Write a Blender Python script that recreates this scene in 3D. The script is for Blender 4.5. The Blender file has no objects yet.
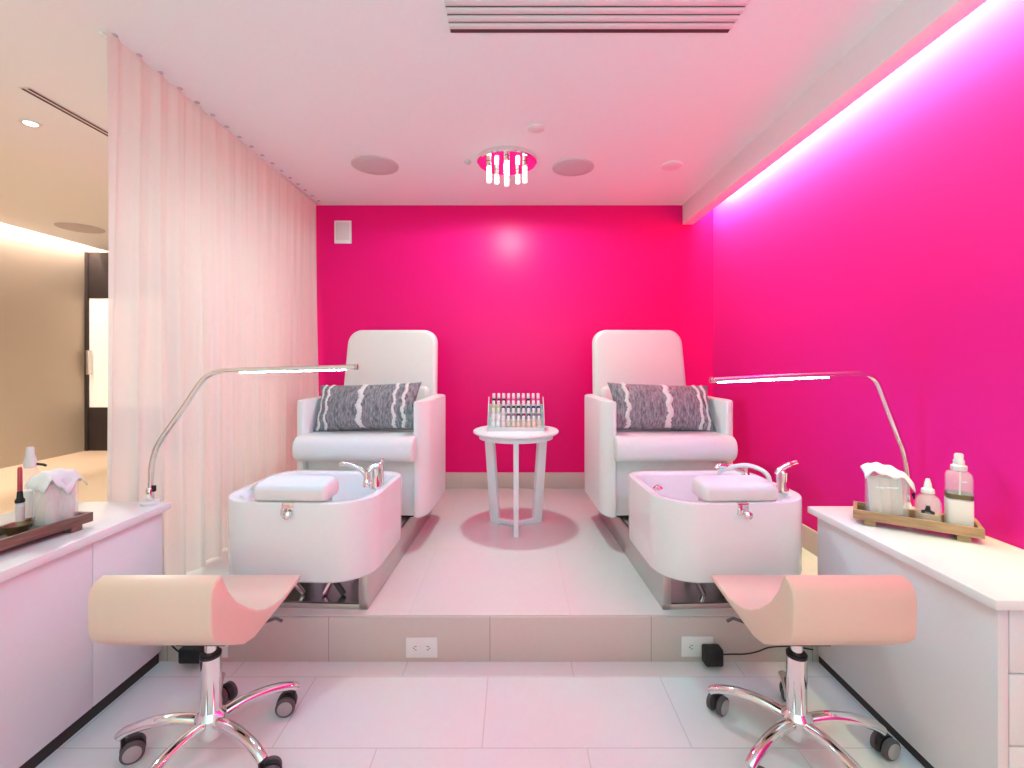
import bpy, bmesh, math, random
from mathutils import Vector, Matrix
random.seed(7)
S = bpy.context.scene
COL = S.collection
PI = math.pi
R = math.radians

# ------------------------------------------------------------------ helpers
def link(o):
    COL.objects.link(o); return o

class MB:
    """collects shapes; build() links them as ONE mesh object"""
    def __init__(self): self.bm = bmesh.new()
    def merge(self, t, mat=None):
        if mat is not None: bmesh.ops.transform(t, matrix=mat, verts=t.verts)
        bmesh.ops.recalc_face_normals(t, faces=t.faces)
        me = bpy.data.meshes.new('tmp'); t.to_mesh(me); t.free()
        self.bm.from_mesh(me); bpy.data.meshes.remove(me)
        return self
    def box(self, x0, x1, y0, y1, z0, z1, bev=0, seg=2, mat=None):
        t = bmesh.new(); bmesh.ops.create_cube(t, size=1)
        for v in t.verts:
            v.co = Vector(((x0+x1)/2+v.co.x*(x1-x0), (y0+y1)/2+v.co.y*(y1-y0), (z0+z1)/2+v.co.z*(z1-z0)))
        if bev: bmesh.ops.bevel(t, geom=t.edges[:], offset=bev, segments=seg, affect='EDGES', profile=0.5)
        return self.merge(t, mat)
    def loft(self, loops, cap0=True, cap1=True, closed=False, mat=None):
        """loops: lists of equal length of 3-D points, joined in order"""
        t = bmesh.new()
        L = [[t.verts.new(p) for p in lp] for lp in loops]
        n = len(L[0])
        rng = range(len(L)) if closed else range(len(L)-1)
        for i in rng:
            a, b = L[i], L[(i+1) % len(L)]
            for k in range(n):
                t.faces.new((a[k], a[(k+1) % n], b[(k+1) % n], b[k]))
        if cap0 and not closed: t.faces.new(L[0][::-1])
        if cap1 and not closed: t.faces.new(L[-1])
        return self.merge(t, mat)
    def prism(self, poly, axis, a0, a1, bev=0, seg=2, mat=None):
        """polygon extruded along an axis. axis x: (y,z); y: (x,z); z: (x,y)"""
        f = {'x': lambda p, a: (a, p[0], p[1]), 'y': lambda p, a: (p[0], a, p[1]), 'z': lambda p, a: (p[0], p[1], a)}[axis]
        t = bmesh.new()
        A = [t.verts.new(f(p, a0)) for p in poly]; B = [t.verts.new(f(p, a1)) for p in poly]
        n = len(poly)
        fa = t.faces.new(A[::-1]); fb = t.faces.new(B)
        for k in range(n): t.faces.new((A[k], A[(k+1) % n], B[(k+1) % n], B[k]))
        bmesh.ops.recalc_face_normals(t, faces=t.faces)
        if bev:
            es = list(set(list(fa.edges)+list(fb.edges)))
            bmesh.ops.bevel(t, geom=es, offset=bev, segments=seg, affect='EDGES', profile=0.5)
        return self.merge(t, mat)
    def tube(self, pts, r, seg=12, mat=None, round_end=True):
        P = [Vector(p) for p in pts]; n = len(P)
        rr = r if isinstance(r, (list, tuple)) else [r]*n
        T = []
        for i in range(n):
            d = (P[min(i+1, n-1)]-P[max(i-1, 0)])
            T.append(d.normalized())
        u = T[0].orthogonal().normalized(); loops = []
        for i in range(n):
            u = (u-T[i]*u.dot(T[i])).normalized(); w = T[i].cross(u)
            loops.append([P[i]+(u*math.cos(2*PI*k/seg)+w*math.sin(2*PI*k/seg))*rr[i] for k in range(seg)])
        return self.loft(loops, mat=mat)
    def lathe(self, prof, c=(0, 0, 0), seg=32, mat=None):
        """profile of (radius, z) from bottom to top"""
        loops = [[(c[0]+max(r, 1e-4)*math.cos(2*PI*k/seg), c[1]+max(r, 1e-4)*math.sin(2*PI*k/seg), c[2]+z) for k in range(seg)] for r, z in prof]
        return self.loft(loops, mat=mat)
    def build(self, name, m, parent=None, loc=None, rot=None, angle=38, flat=False):
        me = bpy.data.meshes.new(name)
        self.bm.normal_update(); self.bm.to_mesh(me); self.bm.free()
        if not flat:
            me.polygons.foreach_set('use_smooth', [True]*len(me.polygons))
            me.set_sharp_from_angle(angle=R(angle))
        me.materials.append(m)
        o = link(bpy.data.objects.new(name, me))
        if parent: o.parent = parent
        if loc: o.location = loc
        if rot: o.rotation_euler = rot
        return o

def rrect(x0, x1, y0, y1, rf, rb=None, n=8, z=0):
    """rounded rectangle plan; rf radius of the -y corners, rb of the +y corners"""
    rb = rf if rb is None else rb
    pts = []
    for cx, cy, a0, r in ((x1-rf, y0+rf, -90, rf), (x1-rb, y1-rb, 0, rb), (x0+rb, y1-rb, 90, rb), (x0+rf, y0+rf, 180, rf)):
        for k in range(n+1):
            a = R(a0+90*k/n); pts.append((cx+r*math.cos(a), cy+r*math.sin(a), z))
    return pts

def smooth_path(pts, n=6):
    """Catmull-Rom through the points"""
    P = [Vector(p) for p in pts]; out = []
    for i in range(len(P)-1):
        p0, p1, p2, p3 = P[max(i-1, 0)], P[i], P[i+1], P[min(i+2, len(P)-1)]
        for k in range(n):
            t = k/n
            out.append(0.5*((2*p1)+(p2-p0)*t+(2*p0-5*p1+4*p2-p3)*t*t+(3*p1-p0-3*p2+p3)*t**3))
    out.append(P[-1]); return out

def tag(o, label, cat, group=None):
    o['label'] = label; o['category'] = cat
    if group: o['group'] = group
    return o
def thing(name, label, cat, loc=(0, 0, 0), rz=0, group=None):
    o = link(bpy.data.objects.new(name, None)); o.location = loc; o.rotation_euler = (0, 0, rz)
    o.empty_display_size = 0.05
    return tag(o, label, cat, group)
def struct(name, mb, m, **k):
    o = mb.build(name, m, **k); o['kind'] = 'structure'; return o

# ------------------------------------------------------------------ materials
def srgb(r, g, b):
    f = lambda c: c/12.92 if c <= 0.04045 else ((c+0.055)/1.055)**2.4
    return (f(r/255), f(g/255), f(b/255), 1)
def mat(name, col, rough=0.5, metal=0, spec=0.5, coat=0, trans=0, emit=None, estr=0, alpha=1, ior=1.45, bump=0, bscale=200):
    m = bpy.data.materials.new(name); m.use_nodes = True
    nt = m.node_tree; b = nt.nodes['Principled BSDF']
    b.inputs['Base Color'].default_value = col
    b.inputs['Roughness'].default_value = rough; b.inputs['Metallic'].default_value = metal
    b.inputs['Specular IOR Level'].default_value = spec; b.inputs['Coat Weight'].default_value = coat
    b.inputs['Transmission Weight'].default_value = trans; b.inputs['IOR'].default_value = ior
    b.inputs['Alpha'].default_value = alpha
    if emit: b.inputs['Emission Color'].default_value = emit; b.inputs['Emission Strength'].default_value = estr
    # a little procedural unevenness on every surface
    tc = nt.nodes.new('ShaderNodeTexCoord'); no = nt.nodes.new('ShaderNodeTexNoise')
    no.inputs['Scale'].default_value = bscale
    nt.links.new(tc.outputs['Object'], no.inputs['Vector'])
    bp = nt.nodes.new('ShaderNodeBump'); bp.inputs['Strength'].default_value = bump; bp.inputs['Distance'].default_value = 0.002
    nt.links.new(no.outputs['Fac'], bp.inputs['Height'])
    if bump: nt.links.new(bp.outputs['Normal'], b.inputs['Normal'])
    return m
def tile_mat(name, c1, c2, mortar, w, h, plane, ox, oy, rough=0.25, msize=0.0022):
    m = mat(name, c1, rough); nt = m.node_tree; b = nt.nodes['Principled BSDF']
    tc = nt.nodes.new('ShaderNodeTexCoord'); sp = nt.nodes.new('ShaderNodeSeparateXYZ'); cb = nt.nodes.new('ShaderNodeCombineXYZ')
    mp = nt.nodes.new('ShaderNodeMapping'); mp.inputs['Location'].default_value = (ox, oy, 0)
    br = nt.nodes.new('ShaderNodeTexBrick')
    nt.links.new(tc.outputs['Object'], sp.inputs[0])
    nt.links.new(sp.outputs[plane[0]], cb.inputs[0]); nt.links.new(sp.outputs[plane[1]], cb.inputs[1])
    nt.links.new(cb.outputs[0], mp.inputs['Vector']); nt.links.new(mp.outputs[0], br.inputs['Vector'])
    br.inputs['Scale'].default_value = 1; br.inputs['Brick Width'].default_value = w; br.inputs['Row Height'].default_value = h
    br.inputs['Mortar Size'].default_value = msize; br.inputs['Mortar Smooth'].default_value = 0.3
    br.inputs['Color1'].default_value = c1; br.inputs['Color2'].default_value = c2; br.inputs['Mortar'].default_value = mortar
    br.offset = 0.5; br.offset_frequency = 2
    no = nt.nodes.new('ShaderNodeTexNoise'); no.inputs['Scale'].default_value = 3; no.inputs['Detail'].default_value = 6
    nt.links.new(tc.outputs['Object'], no.inputs['Vector'])
    mx = nt.nodes.new('ShaderNodeMix'); mx.data_type = 'RGBA'; mx.blend_type = 'MULTIPLY'; mx.inputs['Factor'].default_value = 0.12
    nt.links.new(br.outputs['Color'], mx.inputs['A']); nt.links.new(no.outputs['Color'], mx.inputs['B'])
    nt.links.new(mx.outputs['Result'], b.inputs['Base Color'])
    bp = nt.nodes.new('ShaderNodeBump'); bp.inputs['Strength'].default_value = 0.25; bp.inputs['Distance'].default_value = 0.001; bp.invert = True
    nt.links.new(br.outputs['Fac'], bp.inputs['Height']); nt.links.new(bp.outputs['Normal'], b.inputs['Normal'])
    return m

MAGENTA = mat('magenta_paint', (0.80, 0.005, 0.175, 1), 0.34, spec=0.18, bump=0.02, bscale=300)
MAGENTA2 = mat('magenta_paint_lit', (0.80, 0.016, 0.27, 1), 0.5, spec=0.08, bump=0.02, bscale=300)  # back wall's paint, its colour shifted to carry the cove and LED light
CEIL = mat('ceiling_paint', (0.90, 0.89, 0.90, 1), 0.7, spec=0.2, bump=0.02)
TILE = tile_mat('floor_tile', (0.80, 0.775, 0.775, 1), (0.83, 0.80, 0.80, 1), (0.66, 0.61, 0.60, 1), 0.612, 0.305, (0, 1), 0.096+0.612*3.5, -0.137, 0.22)
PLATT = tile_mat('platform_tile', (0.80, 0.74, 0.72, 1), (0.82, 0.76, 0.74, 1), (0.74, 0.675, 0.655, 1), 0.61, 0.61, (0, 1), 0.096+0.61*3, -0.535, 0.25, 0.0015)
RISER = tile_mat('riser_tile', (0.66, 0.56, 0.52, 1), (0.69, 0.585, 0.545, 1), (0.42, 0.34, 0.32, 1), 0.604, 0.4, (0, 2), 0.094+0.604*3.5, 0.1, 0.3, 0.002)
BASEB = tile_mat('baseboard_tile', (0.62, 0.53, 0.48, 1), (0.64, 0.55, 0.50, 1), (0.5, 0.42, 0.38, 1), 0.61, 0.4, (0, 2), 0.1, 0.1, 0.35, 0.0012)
VINYL = mat('white_vinyl', (0.82, 0.79, 0.78, 1), 0.38, spec=0.4, bump=0.05, bscale=260)
VINYL2 = mat('cream_vinyl', (0.80, 0.735, 0.70, 1), 0.36, spec=0.4, bump=0.05, bscale=260)
STOOLV = mat('beige_vinyl', (0.82, 0.60, 0.475, 1), 0.38, spec=0.4, bump=0.05, bscale=260)
SHELL = mat('white_lacquer', (0.83, 0.80, 0.79, 1), 0.3, spec=0.4, bump=0.01)
ACRYL = mat('white_acrylic', (0.86, 0.845, 0.84, 1), 0.15, coat=0.3)
LAMIN = mat('white_laminate', (0.80, 0.77, 0.79, 1), 0.32, bump=0.01)
QUARTZ = mat('white_quartz', (0.86, 0.83, 0.82, 1), 0.2, coat=0.2, bump=0.01)
DARK = mat('dark_kick', (0.035, 0.024, 0.022, 1), 0.5)
SHADOWGAP = mat('panel_gap', (0.25, 0.22, 0.23, 1), 0.6)
CHROME = mat('chrome', (0.86, 0.83, 0.82, 1), 0.07, metal=1)
STEEL = mat('brushed_steel', (0.62, 0.58, 0.56, 1), 0.33, metal=1, bump=0.05, bscale=80)
STEELIN = mat('steel_inside', (0.80, 0.78, 0.82, 1), 0.16, metal=1)
BLACK = mat('black_plastic', (0.012, 0.011, 0.012, 1), 0.45)
RUBBER = mat('grey_rubber', (0.10, 0.085, 0.09, 1), 0.5)
WHEELC = mat('caster_disc', (0.42, 0.37, 0.38, 1), 0.35)
WPLAST = mat('white_plastic', (0.82, 0.79, 0.78, 1), 0.35)
TABLEW = mat('white_table_paint', (0.83, 0.80, 0.82, 1), 0.35, bump=0.02)
FABRIC_LIGHT = mat('white_thread', (0.78, 0.72, 0.70, 1), 0.9, spec=0.1, bump=0.6, bscale=120)
GLASS = mat('clear_glass', (0.92, 0.92, 0.92, 1), 0.04, alpha=0.25)
FROST = mat('frosted_plastic', (0.92, 0.90, 0.92, 1), 0.35, trans=0.35)
TISSUE = mat('white_tissue', (0.86, 0.83, 0.83, 1), 0.9, spec=0.1, bump=0.5, bscale=60)
COTTON = mat('cream_cotton', (0.80, 0.70, 0.60, 1), 0.95, spec=0.1, bump=0.7, bscale=45)
LABELW = mat('white_label', (0.82, 0.74, 0.72, 1), 0.5)
AMBER = mat('amber_oil', (0.85, 0.55, 0.22, 1), 0.1, trans=0.4)
REDP = mat('red_plastic', (0.50, 0.06, 0.08, 1), 0.3)
BRONZE = mat('bronze', (0.20, 0.13, 0.07, 1), 0.35, metal=0.7)
GREENP = mat('green_plastic', (0.10, 0.30, 0.24, 1), 0.4)
SPKR = mat('speaker_grille', (0.64, 0.57, 0.58, 1), 0.7, bump=0.6, bscale=700)
VENTD = mat('vent_dark', (0.10, 0.045, 0.045, 1), 0.7)
VENTP = mat('vent_slat', (0.80, 0.72, 0.72, 1), 0.5)
TAN = mat('tan_wall_panel', (0.52, 0.43, 0.345, 1), 0.5, bump=0.05, bscale=90)
CORRF = mat('corridor_floor', (0.82, 0.60, 0.42, 1), 0.45, bump=0.02)
PANELW = mat('door_panel_glow', (0.85, 0.78, 0.68, 1), 0.3, emit=(1, 0.9, 0.78, 1), estr=0.35)  # no lamp: emission puts the brightness at the corridor end into the panel
LEDM = mat('led_strip', (1, 1, 1, 1), 0.4, emit=(0.16, 0.52, 1.0, 1), estr=120)
BULB = mat('lit_crystal', (1, 0.97, 0.92, 1), 0.1, emit=(1, 0.90, 0.74, 1), estr=1.7)
COVEM = mat('cove_led', (1, 1, 1, 1), 0.4, emit=(1, 0.93, 0.8, 1), estr=6)
DOWNM = mat('downlight_lens', (1, 1, 1, 1), 0.4, emit=(1, 0.9, 0.76, 1), estr=14)

# wood of the trays
def wood(name, c1, c2):
    m = mat(name, c1, 0.45); nt = m.node_tree; b = nt.nodes['Principled BSDF']
    tc = nt.nodes.new('ShaderNodeTexCoord'); mp = nt.nodes.new('ShaderNodeMapping'); mp.inputs['Scale'].default_value = (6, 60, 60)
    no = nt.nodes.new('ShaderNodeTexNoise'); no.inputs['Scale'].default_value = 2; no.inputs['Detail'].default_value = 8
    cr = nt.nodes.new('ShaderNodeValToRGB'); cr.color_ramp.elements[0].color = c1; cr.color_ramp.elements[1].color = c2
    cr.color_ramp.elements[0].position = 0.3; cr.color_ramp.elements[1].position = 0.7
    nt.links.new(tc.outputs['Object'], mp.inputs['Vector']); nt.links.new(mp.outputs[0], no.inputs['Vector'])
    nt.links.new(no.outputs['Fac'], cr.inputs[0]); nt.links.new(cr.outputs[0], b.inputs['Base Color'])
    return m
WOODD = wood('dark_wood', (0.13, 0.065, 0.045, 1), (0.24, 0.13, 0.095, 1))
WOODL = wood('light_wood', (0.36, 0.20, 0.10, 1), (0.52, 0.32, 0.18, 1))
WOODIN = mat('tray_lining', (0.10, 0.07, 0.05, 1), 0.5)

# tweed of the pillows
def tweed():
    m = mat('grey_tweed', (0.2, 0.19, 0.2, 1), 0.9, spec=0.1); nt = m.node_tree; b = nt.nodes['Principled BSDF']
    tc = nt.nodes.new('ShaderNodeTexCoord'); mp = nt.nodes.new('ShaderNodeMapping'); mp.inputs['Scale'].default_value = (130, 40, 34)
    no = nt.nodes.new('ShaderNodeTexNoise'); no.inputs['Scale'].default_value = 1; no.inputs['Detail'].default_value = 4
    cr = nt.nodes.new('ShaderNodeValToRGB')
    cr.color_ramp.elements[0].color = (0.15, 0.145, 0.165, 1); cr.color_ramp.elements[0].position = 0.35
    cr.color_ramp.elements[1].color = (0.42, 0.39, 0.40, 1); cr.color_ramp.elements[1].position = 0.72
    nt.links.new(tc.outputs['Object'], mp.inputs['Vector']); nt.links.new(mp.outputs[0], no.inputs['Vector'])
    nt.links.new(no.outputs['Fac'], cr.inputs[0]); nt.links.new(cr.outputs[0], b.inputs['Base Color'])
    bp = nt.nodes.new('ShaderNodeBump'); bp.inputs['Strength'].default_value = 0.5; bp.inputs['Distance'].default_value = 0.003
    nt.links.new(no.outputs['Fac'], bp.inputs['Height']); nt.links.new(bp.outputs['Normal'], b.inputs['Normal'])
    return m
TWEED = tweed()

# sheer curtain: diffuse + translucent + a little see-through
def sheer():
    m = bpy.data.materials.new('sheer_fabric'); m.use_nodes = True; nt = m.node_tree; N = nt.nodes; N.clear()
    out = N.new('ShaderNodeOutputMaterial'); d = N.new('ShaderNodeBsdfDiffuse'); t = N.new('ShaderNodeBsdfTranslucent'); tr = N.new('ShaderNodeBsdfTransparent')
    d.inputs[0].default_value = (0.84, 0.79, 0.78, 1); t.inputs[0].default_value = (0.88, 0.80, 0.76, 1); tr.inputs[0].default_value = (1, 1, 1, 1)
    m1 = N.new('ShaderNodeMixShader'); m1.inputs[0].default_value = 0.42
    m2 = N.new('ShaderNodeMixShader')
    tc = N.new('ShaderNodeTexCoord'); no = N.new('ShaderNodeTexNoise'); no.inputs['Scale'].default_value = 900
    mr = N.new('ShaderNodeMapRange'); mr.inputs['To Min'].default_value = 0.02; mr.inputs['To Max'].default_value = 0.16
    nt.links.new(tc.outputs['Object'], no.inputs['Vector']); nt.links.new(no.outputs['Fac'], mr.inputs['Value'])
    nt.links.new(mr.outputs[0], m2.inputs[0])
    nt.links.new(d.outputs[0], m1.inputs[1]); nt.links.new(t.outputs[0], m1.inputs[2])
    nt.links.new(m1.outputs[0], m2.inputs[1]); nt.links.new(tr.outputs[0], m2.inputs[2]); nt.links.new(m2.outputs[0], out.inputs[0])
    return m
SHEER = sheer()

# ------------------------------------------------------------------ dimensions (metres; camera at x=0,y=0)
F = 466.0; CX, CY, H = 515.0, 360.0, 1.13
def X(px, y): return (px-CX)/F*y
def Z(py, y): return H-(py-CY)/F*y
PLAT = 0.17; YR = 1.755; YB = 3.495; XR = 1.485; ZC = 2.29

# ------------------------------------------------------------------ the setting
m = MB(); m.box(-2.75, 2.2, -2.2, YR+0.02, -0.1, 0); struct('floor', m, TILE)
m = MB(); m.box(-6.2, -2.75, -2.2, 7, -0.1, 0).box(-2.75, -1.75, YR+0.02, 7, -0.1, 0); struct('floor_corridor', m, CORRF)
m = MB(); m.box(-1.75, XR+0.1, YR, YB+0.12, -0.02, PLAT, 0.003); struct('floor_raised', m, PLATT)
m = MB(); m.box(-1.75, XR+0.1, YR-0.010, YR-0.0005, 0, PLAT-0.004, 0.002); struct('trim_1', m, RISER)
m = MB(); m.box(-2.30, 1.75, YB, YB+0.12, 0, 2.7); struct('wall_back', m, MAGENTA)
m = MB(); m.box(XR, XR+0.12, -2.2, YB+0.12, 0, 2.7); struct('wall_right', m, MAGENTA2)
m = MB(); m.box(-5.50, -5.35, -2.2, 7, 0, 2.9); struct('wall_left', m, TAN)
m = MB(); m.box(-6.2, -2.28, 6.0, 6.12, 0, 2.9).box(-2.30, -2.24, YB+0.12, 6.0, 0, 2.7); struct('wall_far', m, TAN)
m = MB()
m.box(-2.72, 1.262, -2.2, YB+0.12, ZC, ZC+0.30).box(1.33, XR+0.12, -2.2, YB+0.12, ZC+0.16, ZC+0.30)
m.box(-5.20, -2.72, -2.2, 6.0, 2.52, 2.60).box(-5.50, -5.20, -2.2, 6.0, 2.80, 2.88)
struct('ceiling', m, CEIL)
m = MB(); m.box(1.256, 1.335, -2.2, YB, 2.145, ZC+0.16, 0.003); struct('trim_2', m, CEIL)
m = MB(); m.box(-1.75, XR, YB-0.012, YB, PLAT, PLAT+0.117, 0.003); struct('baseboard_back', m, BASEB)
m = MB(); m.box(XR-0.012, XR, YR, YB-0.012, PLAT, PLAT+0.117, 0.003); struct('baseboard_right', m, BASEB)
# dark framed door with a pale frosted panel at the end of the corridor
m = MB(); m.box(-5.33, -4.30, 5.80, 5.86, 0, 0.54, 0.004).box(-5.33, -4.30, 5.80, 5.86, 1.90, 2.47, 0.004).box(-5.35, -5.31, 5.79, 5.87, 0, 2.47).box(-4.34, -4.28, 5.79, 5.87, 0, 2.47)
dr = struct('door_1', m, DARK)
m = MB(); m.box(-5.31, -4.34, 5.815, 5.845, 0.54, 1.90); o = m.build('panel', PANELW, dr)
m = MB(); m.box(-5.29, -5.26, 5.74, 5.80, 0.95, 1.25, 0.006); o = m.build('door_handle', STEEL, dr)

# ------------------------------------------------------------------ curtain with its gliders
def curtain():
    root = thing('sheer_curtain', 'sheer white floor length curtain hanging from the ceiling track at left', 'curtain', (-1.44, 2.5, PLAT))
    t = bmesh.new(); NU, NV = 300, 40; rows = []
    y0, y1 = 1.630, 3.46
    for j in range(NV+1):
        v = j/NV                                   # 0 at top
        row = []
        for i in range(NU+1):
            u = i/NU
            s = u*(y1-y0)
            lead = max(0, 1-s/0.45)**2               # the leading edge is pushed back behind the counter
            y = y0+s+lead*0.20*max(0, (v-0.12)/0.88)**1.2
            amp = (0.006+0.017*v)*(0.75+0.25*math.sin(5.1*u+1))
            ph = 2*PI*(s/0.118)+0.9*math.sin(7*u+2*v)+0.5*v
            x = -1.43-0.045*u+amp*math.sin(ph)+0.35*amp*math.sin(2.3*ph+1.3)-lead*0.19*max(0, (v-0.12)/0.88)**1.2
            y += 0.012*math.cos(ph)*v
            if u > 0.9: x += 0.05*((u-0.9)/0.1)*v**1.5
            z = ZC-0.004-(ZC-0.004-PLAT-0.012)*v
            row.append(t.verts.new((x+1.44, y-2.5, z-PLAT)))
        rows.append(row)
    for j in range(NV):
        for i in range(NU):
            t.faces.new((rows[j][i], rows[j][i+1], rows[j+1][i+1], rows[j+1][i]))
    mb = MB(); mb.merge(t); mb.build('fabric', SHEER, root, angle=180)
    # stitched hem
    mb = MB()
    mb.box(-0.030, -0.012, -0.86, 0.96, ZC-PLAT-0.010, ZC-PLAT-0.0005, 0.002); mb.build('track', WPLAST, root)
    for k in range(17):
        yy = 1.66+k*0.108
        g = MB(); g.box(0.004, 0.022, yy-2.5-0.008, yy-2.5+0.008, ZC-PLAT-0.008, ZC-PLAT-0.0005, 0.003)
        g.build('glider', mat_gl, root)
mat_gl = mat('glider_plastic', (0.62, 0.52, 0.54, 1), 0.5)
curtain()

# ------------------------------------------------------------------ ceiling fittings
def vent():
    y0, y1 = 1.40, 1.648
    root = thing('ceiling_vent', 'long pale slatted air vent in the ceiling at the top of the room', 'air vent', (0.263, (y0+y1)/2, ZC))
    L = 0.49; W = (y1-y0)/2
    m = MB(); m.box(-L, L, -W, W, -0.003, -0.0005); m.build('backing', VENTD, root)
    n = 7; p = (y1-y0)/n
    for k in range(n-1):
        yc = -W+p*(k+1)-0.004
        m = MB(); m.box(-L, L, yc-p*0.36, yc+p*0.36, -0.010, -0.003, 0.002); m.build('slat', VENTP, root)
vent()
def ceil_speaker(x, y, r, label, z=ZC):
    root = thing('ceiling_speaker', label, 'speaker', (x, y, z))
    m = MB(); m.lathe([(r*0.93, -0.008), (r*0.5, -0.011), (0, -0.0115)][::-1]+[(r*0.93, -0.004)], seg=48); m.build('grille', SPKR, root)
    m = MB(); m.lathe([(r*0.93, -0.010), (r*0.99, -0.007), (r, -0.0005), (r*0.9, -0.0005)], seg=48); m.build('rim', SPKR, root)
ceil_speaker(X(375, 2.77), 2.77, 0.137, 'round grey ceiling speaker left of the crystal light')
ceil_speaker(X(573, 2.80), 2.80, 0.125, 'round grey ceiling speaker right of the crystal light')
ceil_speaker(-4.57, 4.9, 0.20, 'round grey ceiling speaker beyond the curtain above the corridor', 2.52)
m = MB(); m.lathe([(0.0, -0.012), (0.05, -0.012), (0.06, -0.008), (0.06, 0.0)], seg=32)
o = m.build('ceiling_sprinkler', WPLAST); o.location = (X(672, 2.77), 2.77, ZC); tag(o, 'flat white disc sprinkler cover on the ceiling near the right wall', 'sprinkler cover')
m = MB(); m.lathe([(0.0, -0.010), (0.035, -0.010), (0.042, -0.006), (0.042, 0.0)], seg=32)
o = m.build('ceiling_sprinkler', WPLAST); o.location = (X(536, 2.33), 2.33, ZC); tag(o, 'small white disc sprinkler cover on the ceiling in front of the crystal light', 'sprinkler cover')
m = MB(); m.lathe([(0.0, -0.014), (0.012, -0.014), (0.018, -0.008), (0.020, -0.0005)], seg=24)
o = m.build('ceiling_sensor', SPKR); o.location = (X(468, 2.72), 2.72, ZC); tag(o, 'tiny grey ceiling sensor just left of the crystal light', 'sensor')

def crystal_light():
    c = (X(507, 2.69), 2.69, ZC)
    root = thing('ceiling_light', 'round chrome flush ceiling light with five lit hanging crystal rods', 'ceiling light', c)
    m = MB(); m.lathe([(0, -0.028), (0.165, -0.028), (0.172, -0.022), (0.173, -0.0005)], seg=64); m.build('plate', CHROME, root)
    lens = [0.170, 0.125, 0.085, 0.085, 0.125]
    for k in range(5):
        a = R(270+72*k); x, y = 0.108*math.cos(a), 0.108*math.sin(a); L = lens[k]
        m = MB(); m.lathe([(0.013, -0.058), (0.015, -0.056), (0.015, -0.030), (0.012, -0.028)], (x, y, 0), 20)
        s = m.build('socket', CHROME, root)
        m = MB(); n = 4; prof = []
        zt, zb = -0.058, -0.028-L
        prof = [(0.004, zb), (0.0125, zb+0.004), (0.0135, zb+0.02)]
        for q in range(1, 4):
            zz = zb+0.02+(zt-zb-0.02)*q/4
            prof += [(0.0135, zz-0.004), (0.0105, zz), (0.0135, zz+0.004)]
        prof += [(0.0135, zt-0.003), (0.010, zt)]
        m.lathe(prof, (x, y, 0), 16); m.build('crystal_rod', BULB, s)
crystal_light()

# corridor ceiling
def slot_vent():
    root = thing('slot_diffuser', 'thin dark double slot air diffuser in the ceiling left of the curtain', 'air vent', (-2.085, 2.25, ZC))
    m = MB(); m.box(-0.024, 0.024, -0.27, 0.33, -0.004, -0.0005); m.build('frame', VENTP, root)
    for s in (-1, 1):
        m = MB(); m.box(s*0.013-0.006, s*0.013+0.006, -0.265, 0.325, -0.0055, -0.003); m.build('slot', VENTD, root)
slot_vent()
def downlight(x, y, z, label):
    root = thing('downlight', label, 'downlight', (x, y, z))
    m = MB(); m.lathe([(0.026, -0.004), (0.040, -0.005), (0.042, -0.0005)], seg=32); m.build('trim_ring', WPLAST, root)
    m = MB(); m.lathe([(0, -0.0045), (0.026, -0.0045), (0.026, -0.001)], seg=32); m.build('lens', DOWNM, root)
downlight(-2.37, 2.28, ZC, 'small round lit downlight in the ceiling left of the curtain')
m = MB(); m.box(-5.34, -5.30, 1, 5.95, 2.755, 2.775); o = m.build('cove_light_strip', COVEM); tag(o, 'bright warm light strip in the cove above the tan wall', 'light strip')
m = MB(); m.box(1.345, 1.365, -1.2, 3.46, 2.30, 2.325, 0.003); o = m.build('cove_light_strip', COVEM); tag(o, 'hidden light strip in the ceiling cove above the right pink wall', 'light strip')

# wall plate on the back wall
root = thing('wall_thermostat', 'white rectangular wall control plate high on the pink back wall', 'wall plate', (X(343.5, YB), YB, Z(232.5, YB)))
m = MB(); m.box(-0.064, 0.064, -0.018, -0.0005, -0.086, 0.086, 0.006); m.build('plate', WPLAST, root)
m = MB(); m.box(-0.050, 0.050, -0.022, -0.018, -0.060, 0.070, 0.002); m.build('cover', mat('plate_grey', (0.70, 0.64, 0.63, 1), 0.5), root)

# outlets in the riser
def outlet(x, z, label):
    root = thing('power_outlet', label, 'outlet', (x, YR-0.010, z))
    m = MB(); m.box(-0.0595, 0.0595, -0.006, -0.0003, -0.0375, 0.0375, 0.003); m.build('plate', WPLAST, root)
    for s in (-1, 1):
        m = MB(); m.prism([(s*0.0225+0.0155*math.cos(2*PI*k/20), 0.0135*math.sin(2*PI*k/20)) for k in range(20)], 'y', -0.0075, -0.006)
        f = m.build('socket', WPLAST, root)
        m = MB()
        for dz in (-0.006, 0.006): m.box(s*0.0225-0.004, s*0.0225+0.004, -0.0079, -0.0075, dz-0.001, dz+0.001)
        m.box(s*0.0225+0.007*s-0.002, s*0.0225+0.007*s+0.002, -0.0079, -0.0075, -0.002, 0.002)
        m.build('slots', BLACK, f)
YO = YR-0.010
outlet(X(422, YO), Z(647, YO), 'white double power outlet in the step riser, nothing plugged in')
outlet(X(697, YO), Z(646, YO), 'white double power outlet in the step riser with black adapter plugged in')
outlet(X(213, YO), Z(647, YO), 'white power outlet in the step riser behind the left stool column')
def adapter(x, z, w, h, path, label):
    root = thing('power_adapter', label, 'power adapter', (x, YO-0.0082, z))
    m = MB(); m.box(-w/2, w/2, -0.045, 0, -h/2, h/2, 0.007, 3); m.build('body', BLACK, root)
    m = MB(); m.tube(smooth_path(path), 0.0026, 8); m.build('cable', BLACK, root)
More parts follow.
